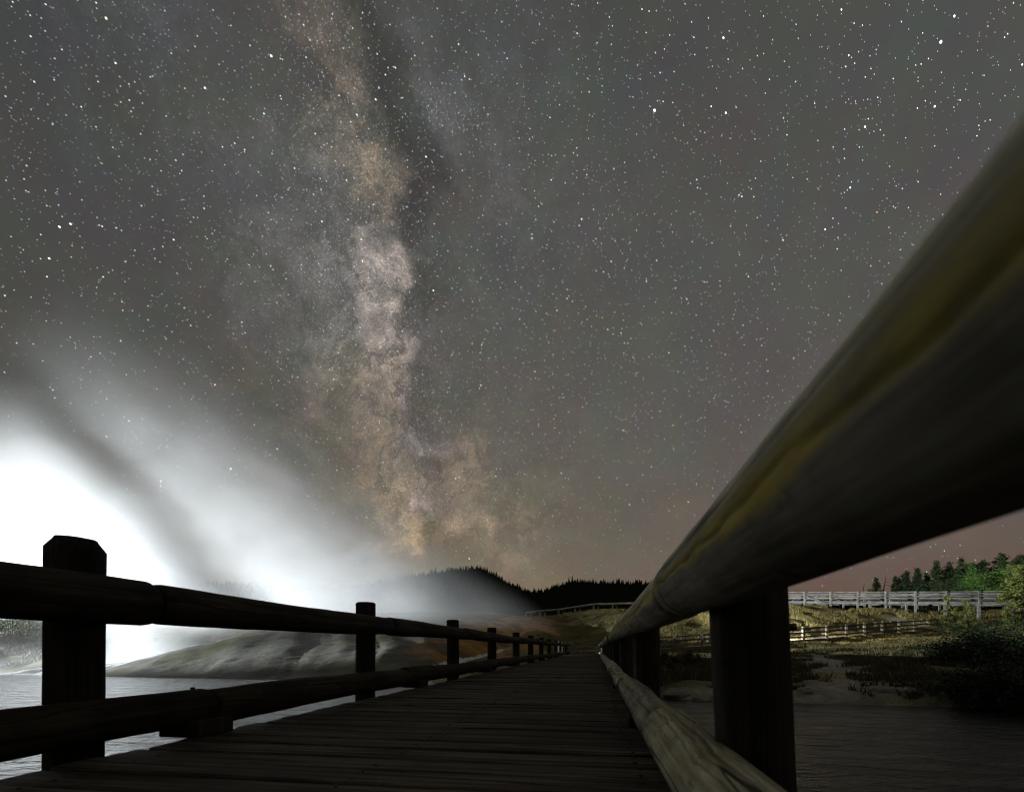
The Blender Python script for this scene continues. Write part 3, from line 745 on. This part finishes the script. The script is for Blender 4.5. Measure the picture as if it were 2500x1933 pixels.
def walkway(label, pts, width, mat, bh=.24):
    t = empty('walkway', pts[0]); tag(t, label, 'walkway')
    P = [Vector(p) for p in pts]; vs, fs = [], []
    bm = bmesh.new()
    def bx_(c, x, yv, sx, sy, sz):
        z = Vector((0, 0, 1)); m = Matrix((x, yv, z)).transposed()
        r = bmesh.ops.create_cube(bm, size=1)['verts']
        for v in r: v.co = c+m@Vector((v.co.x*sx, v.co.y*sy, v.co.z*sz))-P[0]
    for a, b_ in zip(P[:-1], P[1:]):
        d = b_-a; L = d.length; x = d.normalized(); yv = Vector((-x.y, x.x, 0)).normalized(); n = int(L/.2)
        for k in range(n):
            bx_(a+d*(k+.5)/n+Vector((0, 0, random.uniform(-.006, .006)-.02)), x, yv, L/n-.012, width, .045)
    me = bpy.data.meshes.new('planks'); bm.to_mesh(me); bm.free(); me.materials.append(mat)
    o = link('planks', me, t); o['kind'] = 'stuff'
    for a, b_ in zip(P[:-1], P[1:]):
        d = (b_-a); yv = Vector((-d.y, d.x, 0)).normalized()*(width/2-.06)
        for s in (-1, 1):
            bar('side_beam', a+yv*s+Vector((0, 0, -.05-bh/2)), b_+yv*s+Vector((0, 0, -.05-bh/2)), .10, bh, mat, t)
        n = int(d.length/2.4)
        for k in range(n+1):
            c = a+d*k/max(1, n)
            for s in (-1, 1):
                zb = gz1(c.x+yv.x*s, c.y+yv.y*s)-.2
                if zb < c.z-.3: child('pile', box_mesh('pile', (-.08, -.08, 0), (.08, .08, c.z-.292-zb), mat, .004), t, (c.x+yv.x*s, c.y+yv.y*s, zb))
    return t
def off(pts, d):
    P = [Vector(p) for p in pts]; out = []
    for i, p in enumerate(P):
        t = ((P[i+1]-p) if i == 0 else (p-P[i-1]) if i == len(P)-1 else (P[i+1]-P[i-1])); t.z = 0; t.normalize()
        out.append(p+Vector((-t.y, t.x, 0))*d)
    return out
low = [(-4.2, 42.0, -.47), (.6, 42.2, -.46), (5.7, 43.8, .0), (13, 45.6, .45), (20, 48.4, .95), (29, 53.6, 1.6), (37.5, 59.5, 2.3)]
walkway('lower plank walkway climbing to the right from the bridge end', low, 2.0, M_fence_d)
railing('weathered fence along the back of the lower walkway, crossing behind the bridge end', off(low, 1.0), M_fence_m, rails=(1.02, .66, .30), side=1)  # board colour paler than the front fence, standing in for lamplight
railing('dark front fence of the lower walkway on the right bank, nearer of the two', off([(1.7, 42.4, -.4)]+low[2:], -1.0), M_fence_d, rails=(1.02, .66, .30), side=1)  # darker board colour stands in for this fence's unlit side
up = [tuple(at(1680, 1473, 61.5)), tuple(at(1740, 1473, 60.5)), tuple(at(1930, 1476, 57)), tuple(at(2120, 1477, 54)), tuple(at(2300, 1478, 51)), tuple(at(2465, 1479, 48.5))]
up = [(x, y, z+.35) for x, y, z in up]
walkway('upper plank walkway along the crest of the right hillside', up, 2.0, M_fence)
railing('long pale board fence on the crest, front side of the upper walkway', off(up, -1.0), M_fence, rails=(1.05, .80, .44), rh=(.09, .15, .15), side=1, brace=(5,))
railing('pale board fence on the crest, back side of the upper walkway', off(up, 1.0), M_fence, rails=(1.05, .80, .44), rh=(.09, .13, .13), side=-1)
far = [tuple(at(1290, 1494, 74)), tuple(at(1325, 1489, 72)), tuple(at(1370, 1486, 70)), tuple(at(1410, 1480, 68)), tuple(at(1455, 1473, 66)), tuple(at(1600, 1469, 61))]
walkway('thin pale walkway curving over the top of the grassy hill behind the bridge end', far, 1.3, M_fence_d, .12)

# ------------------------------------------------------------------ plants
def leaf_mat(name, c1, c2):
    m, b, bs = new_mat(name)
    p = b.new('ShaderNodeNewGeometry').outputs['Position']
    n = b.noise(p, 1.7, 4, .6); f = b.noise(p, 14, 2, .6)
    c = b.mix(b.ramp(n, [(.35, 0.0), (.65, 1.0)]), c1, c2)
    c = b.mix(1.0, c, b.ramp(f, [(.3, .6), (.7, 1.35)]), 'MULTIPLY')
    b.l.new(c, bs.inputs['Base Color']); bs.inputs['Roughness'].default_value = .6
    bs.inputs['Specular IOR Level'].default_value = .2
    return m
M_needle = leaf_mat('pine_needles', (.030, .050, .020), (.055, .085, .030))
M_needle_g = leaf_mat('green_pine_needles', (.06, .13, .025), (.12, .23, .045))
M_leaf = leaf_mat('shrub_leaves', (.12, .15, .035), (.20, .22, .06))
M_leaf_d = leaf_mat('dark_willow_leaves', (.028, .055, .020), (.05, .08, .03))
M_willow = leaf_mat('black_green_willow', (.012, .026, .010), (.024, .042, .016))
M_bark = plain('bark', (.06, .048, .036), .9)
M_grass = leaf_mat('dry_grass', (.22, .18, .06), (.30, .26, .11))
M_grass_d = leaf_mat('riverside_grass', (.050, .052, .020), (.10, .082, .034))

def trunk_mesh(H, r, seed):
    st = random.getstate(); random.seed(seed)
    vs, fs = [], []
    def tube(pts, rs, k=6):
        s = len(vs)
        for i, (p, r_) in enumerate(zip(pts, rs)):
            d = (pts[min(i+1, len(pts)-1)]-pts[max(0, i-1)]).normalized(); x = d.orthogonal().normalized(); y_ = d.cross(x)
            for j in range(k):
                a = j*math.tau/k; vs.append(p+x*math.cos(a)*r_+y_*math.sin(a)*r_)
        for i in range(len(pts)-1):
            for j in range(k): fs.append((s+i*k+j, s+i*k+(j+1) % k, s+(i+1)*k+(j+1) % k, s+(i+1)*k+j))
    pts = [Vector((.03*H*math.sin(i*.8+seed)*i/8, .02*H*math.cos(i+seed)*i/8, H*i/8-.3*(i == 0))) for i in range(9)]
    tube(pts, [r*(1-.85*i/8) for i in range(9)], 8)
    limbs = []
    for i in range(int(14)):
        t = .2+.75*i/14; c = pts[int(t*8)].lerp(pts[min(8, int(t*8)+1)], t*8-int(t*8)); a = random.random()*math.tau
        ln = H*.26*(1-t*.75)*random.uniform(.7, 1.2); e = c+Vector((math.cos(a)*ln, math.sin(a)*ln, ln*random.uniform(-.15, .35)))
        tube([c, c.lerp(e, .5)+Vector((0, 0, .04*ln)), e], [r*.25*(1-t*.6), r*.15, r*.05], 4); limbs.append((c, e))
    random.setstate(st)
    return vs, fs
def tree(label, base, H, W_, kind, mat, cat='tree', group=None, seed=0, dens=1.0, leafsize=None):
    random.seed(seed+1000)
    t = empty({'pine': 'pine_tree', 'broad': 'leafy_tree', 'shrub': 'shrub', 'willow': 'willow_bush', 'dead': 'bare_tree'}[kind], base); tag(t, label, cat, group)
    tv, tf = trunk_mesh(H*(.97 if kind in ('pine', 'dead') else .8), H*.022+.02, seed)
    child('trunk', mesh('trunk', tv, tf, M_bark, True), t, t.location)
    vs, fs = [], []
    if kind == 'dead': return t
    def leaf(p, s, up=.3):
        a = random.random()*math.tau; d = Vector((math.cos(a), math.sin(a), random.uniform(-.5, .6))).normalized(); n = d.orthogonal().normalized()
        n = Matrix.Rotation(random.random()*math.tau, 3, d)@n; k = len(vs)
        vs.extend([p-n*s*.32, p+d*s, p+n*s*.32]); fs.append((k, k+1, k+2))
    if kind == 'pine':
        nb = int(46*dens)
        for i in range(nb):
            f = (i+.5)/nb; z = H*(.10+.88*f); env = W_*((1-f)**.95*.98+.04)*random.uniform(.35, 1.25)*(1 if f > .15 else .6)*(1+.35*math.sin(f*9+seed))
            a = i*2.4+random.uniform(-.5, .5)
            if random.random() < .16: continue
            for s in range(int(5+8*(1-f))):
                q = random.uniform(.12, 1)**.7*env; c = Vector((math.cos(a)*q, math.sin(a)*q, z-q*.12+random.uniform(-.03, .03)*H))
                for _ in range(int(9)):
                    o = Vector((random.gauss(0, 1), random.gauss(0, 1), random.gauss(0, .6)))*H*.019
                    leaf(c+o, (leafsize or H*.032)*random.uniform(.6, 1.3))
    elif kind == 'willow':
        for i in range(int(46*dens)):
            a = random.random()*math.tau; hh = H*random.uniform(.45, 1.0); sp = W_*random.uniform(.25, 1.15); bx0 = Vector((random.gauss(0, .25), random.gauss(0, .25), 0))*W_
            for k in range(24):
                f = random.uniform(.12, 1); c = bx0+Vector((math.cos(a)*sp*f**1.7, math.sin(a)*sp*f**1.7, hh*(f-.22*f**3)))
                for _ in range(4):
                    leaf(c+Vector((random.gauss(0, .06), random.gauss(0, .06), random.gauss(0, .07)))*W_, (leafsize or .1)*random.uniform(.5, 1.3))
    else:
        nc = int((26 if kind == 'broad' else 22)*dens); zlo = .25 if kind == 'broad' else .05
        for i in range(nc):
            a = random.random()*math.tau; zf = random.uniform(zlo, 1); w = W_*math.sqrt(max(.05, 1-((zf-.5)/.62)**2))
            q = random.random()**.5*w*.85; c = Vector((math.cos(a)*q, math.sin(a)*q, zf*H*.93)); cr = W_*random.uniform(.16, .34)
            for _ in range(150):
                o = Vector((random.gauss(0, 1), random.gauss(0, 1), random.gauss(0, .8)))*cr*.6
                if c.z+o.z > .02*H: leaf(c+o, (leafsize or H*.03)*random.uniform(.6, 1.3))
    me = mesh('crown', vs, fs, mat); child('crown', me, t, t.location)
    return t
def ground_at(u, d):
    r = ray(u, HOR); x, y = r.x*d, r.y*d; return (x, y, gz1(x, y)-.05)
G1 = 'trees behind the crest fence'
# u, depth, top v, half width m, kind, material, label
T = [(2110, 78, 1422, 1.0, 'dead', None, 'thin bare tree, farthest left of the group behind the pale crest fence'),
     (2138, 76, 1410, 1.5, 'pine', M_needle, 'small leaning pine with a gap in its crown, beside the bare tree'),
     (2157, 76, 1402, .9, 'dead', None, 'taller bare dead tree between two small pines on the crest'),
     (2186, 74, 1406, 1.6, 'pine', M_needle, 'round topped small dark pine behind the crest fence, right of the dead tree'),
     (2214, 72, 1394, 1.7, 'pine', M_needle, 'slender dark pine behind the fence, left of the tallest narrow pine'),
     (2240, 70, 1386, 1.8, 'pine', M_needle, 'dark pine with a lopsided crown just left of the tallest narrow pine'),
     (2262, 71, 1399, 1.8, 'pine', M_needle, 'short bushy pine tucked between two taller pines on the crest'),
     (2286, 68, 1369, 2.2, 'pine', M_needle, 'tall narrow dark pine standing out of the middle of the tree group'),
     (2318, 68, 1373, 2.4, 'pine', M_needle, 'dark pine just right of the tall narrow pine, greyish tips'),
     (2347, 66, 1361, 2.8, 'pine', M_needle, 'broad dark pine crown in the right half of the tree group'),
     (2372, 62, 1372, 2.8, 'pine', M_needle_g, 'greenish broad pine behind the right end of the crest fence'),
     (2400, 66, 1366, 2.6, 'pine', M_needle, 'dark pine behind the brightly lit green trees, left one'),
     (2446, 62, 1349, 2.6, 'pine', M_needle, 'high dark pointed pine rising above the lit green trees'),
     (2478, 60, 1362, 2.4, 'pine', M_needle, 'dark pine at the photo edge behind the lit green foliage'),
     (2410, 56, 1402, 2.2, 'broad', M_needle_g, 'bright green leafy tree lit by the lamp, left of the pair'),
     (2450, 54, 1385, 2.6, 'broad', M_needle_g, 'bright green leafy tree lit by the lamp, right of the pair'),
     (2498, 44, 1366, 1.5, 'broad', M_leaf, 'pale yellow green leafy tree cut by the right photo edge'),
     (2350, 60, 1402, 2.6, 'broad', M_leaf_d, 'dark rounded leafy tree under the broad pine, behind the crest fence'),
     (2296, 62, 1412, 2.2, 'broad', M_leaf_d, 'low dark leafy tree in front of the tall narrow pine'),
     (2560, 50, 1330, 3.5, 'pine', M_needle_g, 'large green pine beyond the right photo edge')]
for i, (u, d, vt, w, kind, mt, lab) in enumerate(T):
    b0 = ground_at(u, d); H = (HOR-vt)/F*d-b0[2]
    tree(lab, b0, max(H, 1.5), w*1.25, kind, mt, group=G1, seed=i, dens=1.15)
ORD = 'first second third fourth fifth sixth seventh eighth ninth tenth eleventh twelfth thirteenth fourteenth fifteenth sixteenth seventeenth eighteenth'.split()
for i in range(18):
    u = 2190+i*19+random.Random(i).uniform(-6, 6); d = 84-i*1.1; b0 = ground_at(u, d); vt = 1408-i*3.0+random.Random(i+50).uniform(-9, 9)
    tree(ORD[i]+' dark pine from the left in the overlapping back row behind the crest fence', b0, max(1.5, (HOR-vt)/F*d-b0[2]), 2.6+.09*i, 'pine', M_needle, group='back row of pines on the crest', seed=200+i, dens=.8)
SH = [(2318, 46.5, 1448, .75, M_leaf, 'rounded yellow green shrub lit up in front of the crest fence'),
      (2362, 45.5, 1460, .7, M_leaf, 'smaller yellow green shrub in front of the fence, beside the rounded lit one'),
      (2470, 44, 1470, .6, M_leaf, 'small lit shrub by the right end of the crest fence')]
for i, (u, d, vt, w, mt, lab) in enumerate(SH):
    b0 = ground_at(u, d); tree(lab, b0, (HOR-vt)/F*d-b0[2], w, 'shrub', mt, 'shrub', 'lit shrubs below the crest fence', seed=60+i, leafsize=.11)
DB = [(2330, 26, 1545, 1.8, 'dark leafy willow on the right bank, leftmost of the dark thicket'),
      (2430, 23, 1510, 2.2, 'tall dark willow in the shadowed thicket at the right photo edge'),
      (2400, 15.0, 1620, 1.6, 'dark low willow leaning over the water at the lower right'),
      (2500, 14.0, 1540, 1.7, 'dark willow at the lower right photo edge over the river'),
      (2520, 30, 1480, 2.6, 'high shadowed willow behind the thicket under the lit trees'),
      (2400, 34, 1500, 2.3, 'shadowed willow below the end of the lower walkway')]
for i, (u, d, vt, w, lab) in enumerate(DB):
    b0 = ground_at(u, d); b0 = (b0[0], b0[1], max(b0[2], WATER-.1)); tree(lab, b0, (HOR-vt)/F*d-b0[2], w, 'willow', M_willow, 'shrub', 'dark willows on the right bank', seed=80+i, dens=1.5, leafsize=.10)
LB = [(-10, 44, 1475, 3.0, 'dark leafy tree on the slope at the far left photo edge'), (-90, 42, 1465, 3.0, 'dark tree beyond the far left photo edge'),
      (30, 46, 1490, 2.2, 'small dark tree at the left photo edge, half hidden in steam')]
for i, (u, d, vt, w, lab) in enumerate(LB):
    b0 = ground_at(u, d); tree(lab, b0, max(1.5, (HOR-vt)/F*d-b0[2]), w, 'broad', M_leaf_d, 'tree', 'trees on the left slope', seed=90+i)
CR = [(1625, 27, .9, 'reddish brown bush on the near shore right of the second railing post'), (1680, 28, .8, 'brown bush on the shore between the two near right posts')]
for i, (u, d, h, lab) in enumerate(CR):
    b0 = ground_at(u, d); tree(lab, b0, h, .9, 'shrub', M_grass_d, 'bush', 'brown shore bushes', seed=95+i, leafsize=.09)

def rock_mesh(seed, s):
    bm = bmesh.new(); bmesh.ops.create_icosphere(bm, subdivisions=2, radius=1)
    for v in bm.verts:
        n = 1+.35*noise.noise(v.co*1.1+Vector((seed*3, 0, 0)))+.12*noise.noise(v.co*3+Vector((seed, 2, 0)))
        v.co = Vector((v.co.x*n*s*1.4, v.co.y*n*s, v.co.z*n*s*.5))
    me = bpy.data.meshes.new('shore_rock'); bm.to_mesh(me); bm.free(); me.materials.append(M_rock); return me
M_rock = plain('shore_stone', (.26, .24, .20), .85); random.seed(5)
for u, d, sz, lab in [(1655, 17.6, .42, 'flat pale rock at the waterline between the two nearest right railing posts'), (1712, 17.0, .30, 'small pale rock in the shallows beside the nearest right railing post'), (1965, 16.9, .26, 'small rock at the foot of the sandy path'),
                      (2150, 16.8, .40, 'reddish flat rock at the waterline right of the sandy path'), (2215, 16.4, .34, 'low flat rock on the shore left of the dark willow'), (1930, 20.5, .3, 'small stone on the shore beside the near right post')]:
    x, y, z = ground_at(u, d); o = link('shore_rock', rock_mesh(u, sz), None, (x, y, max(z, WATER-.02)+.05), (0, 0, random.random()*6))
    tag(o, lab, 'rock', 'rocks along the right shore')
for (u0, v0, d0, u1, v1, d1, lab) in [(2170, 1591, 33, 2194, 1600, 31.5, 'short pale fallen stick on the grassy bank, upper of the three'), (2150, 1613, 27.5, 2190, 1627, 26.0, 'long pale fallen stick lying across the bank grass, middle one'), (2212, 1642, 24, 2224, 1650, 23.4, 'small stick nearest to the water on the bank')]:
    a = Vector(ground_at(u0, d0))+Vector((0, 0, .22)); b_ = Vector(ground_at(u1, d1))+Vector((0, 0, .16)); dd = b_-a
    o = link('fallen_branch', log_mesh('fallen_branch', dd.length, .035, .02, M_fence_m, 1, 8, 6, .03, .004, chamfer=.01), None, a, dd.to_track_quat('Y', 'Z').to_euler())
    tag(o, lab, 'branch', 'sticks on the right bank')

# grass: nobody could count it
def grass(name, n, region, mat, hmin, hmax, seed):
    r = np.random.default_rng(seed); x = r.uniform(region[0], region[1], n); y = r.uniform(region[2], region[3], n)
    z = height(x, y); _, m, o, s = zone_colour(x, y, z)
    yb = np.interp(x, bx, by); pt = np.stack([x, y], 1)
    ok = (y-yb > .7) & (s < .35) & (m < .3) & (o < .35) & (fb(pt, .5, 3, 77) > .40)
    x, y, z = x[ok], y[ok], z[ok]; n = len(x); vs = np.zeros((n, 9, 3)); 
    for k in range(3):
        a = r.uniform(0, 6.283, n); h = r.uniform(hmin, hmax, n); w = .022+h*.05
        ox, oy = r.normal(0, .07, n), r.normal(0, .07, n)
        vs[:, k*3, :] = np.stack([x+ox-np.cos(a)*w, y+oy-np.sin(a)*w, z-.03], 1)
        vs[:, k*3+1, :] = np.stack([x+ox+np.cos(a)*w, y+oy+np.sin(a)*w, z-.03], 1)
        vs[:, k*3+2, :] = np.stack([x+ox+r.normal(0, .4, n)*h, y+oy+r.normal(0, .4, n)*h, z+h], 1)
    V_ = vs.reshape(-1, 3); F_ = np.arange(len(V_)).reshape(-1, 3)
    tag(link(name, mesh(name, V_, F_, mat)), kind='stuff')
grass('hillside_grass', 150000, (-8, 44, 40, 66), M_grass, .10, .30, 1)
grass('bank_grass', 50000, (-2, 30, 17, 46), M_grass_d, .08, .34, 2)
grass('left_bank_grass', 16000, (-62, -38, 26, 44), M_grass_d, .1, .4, 3)
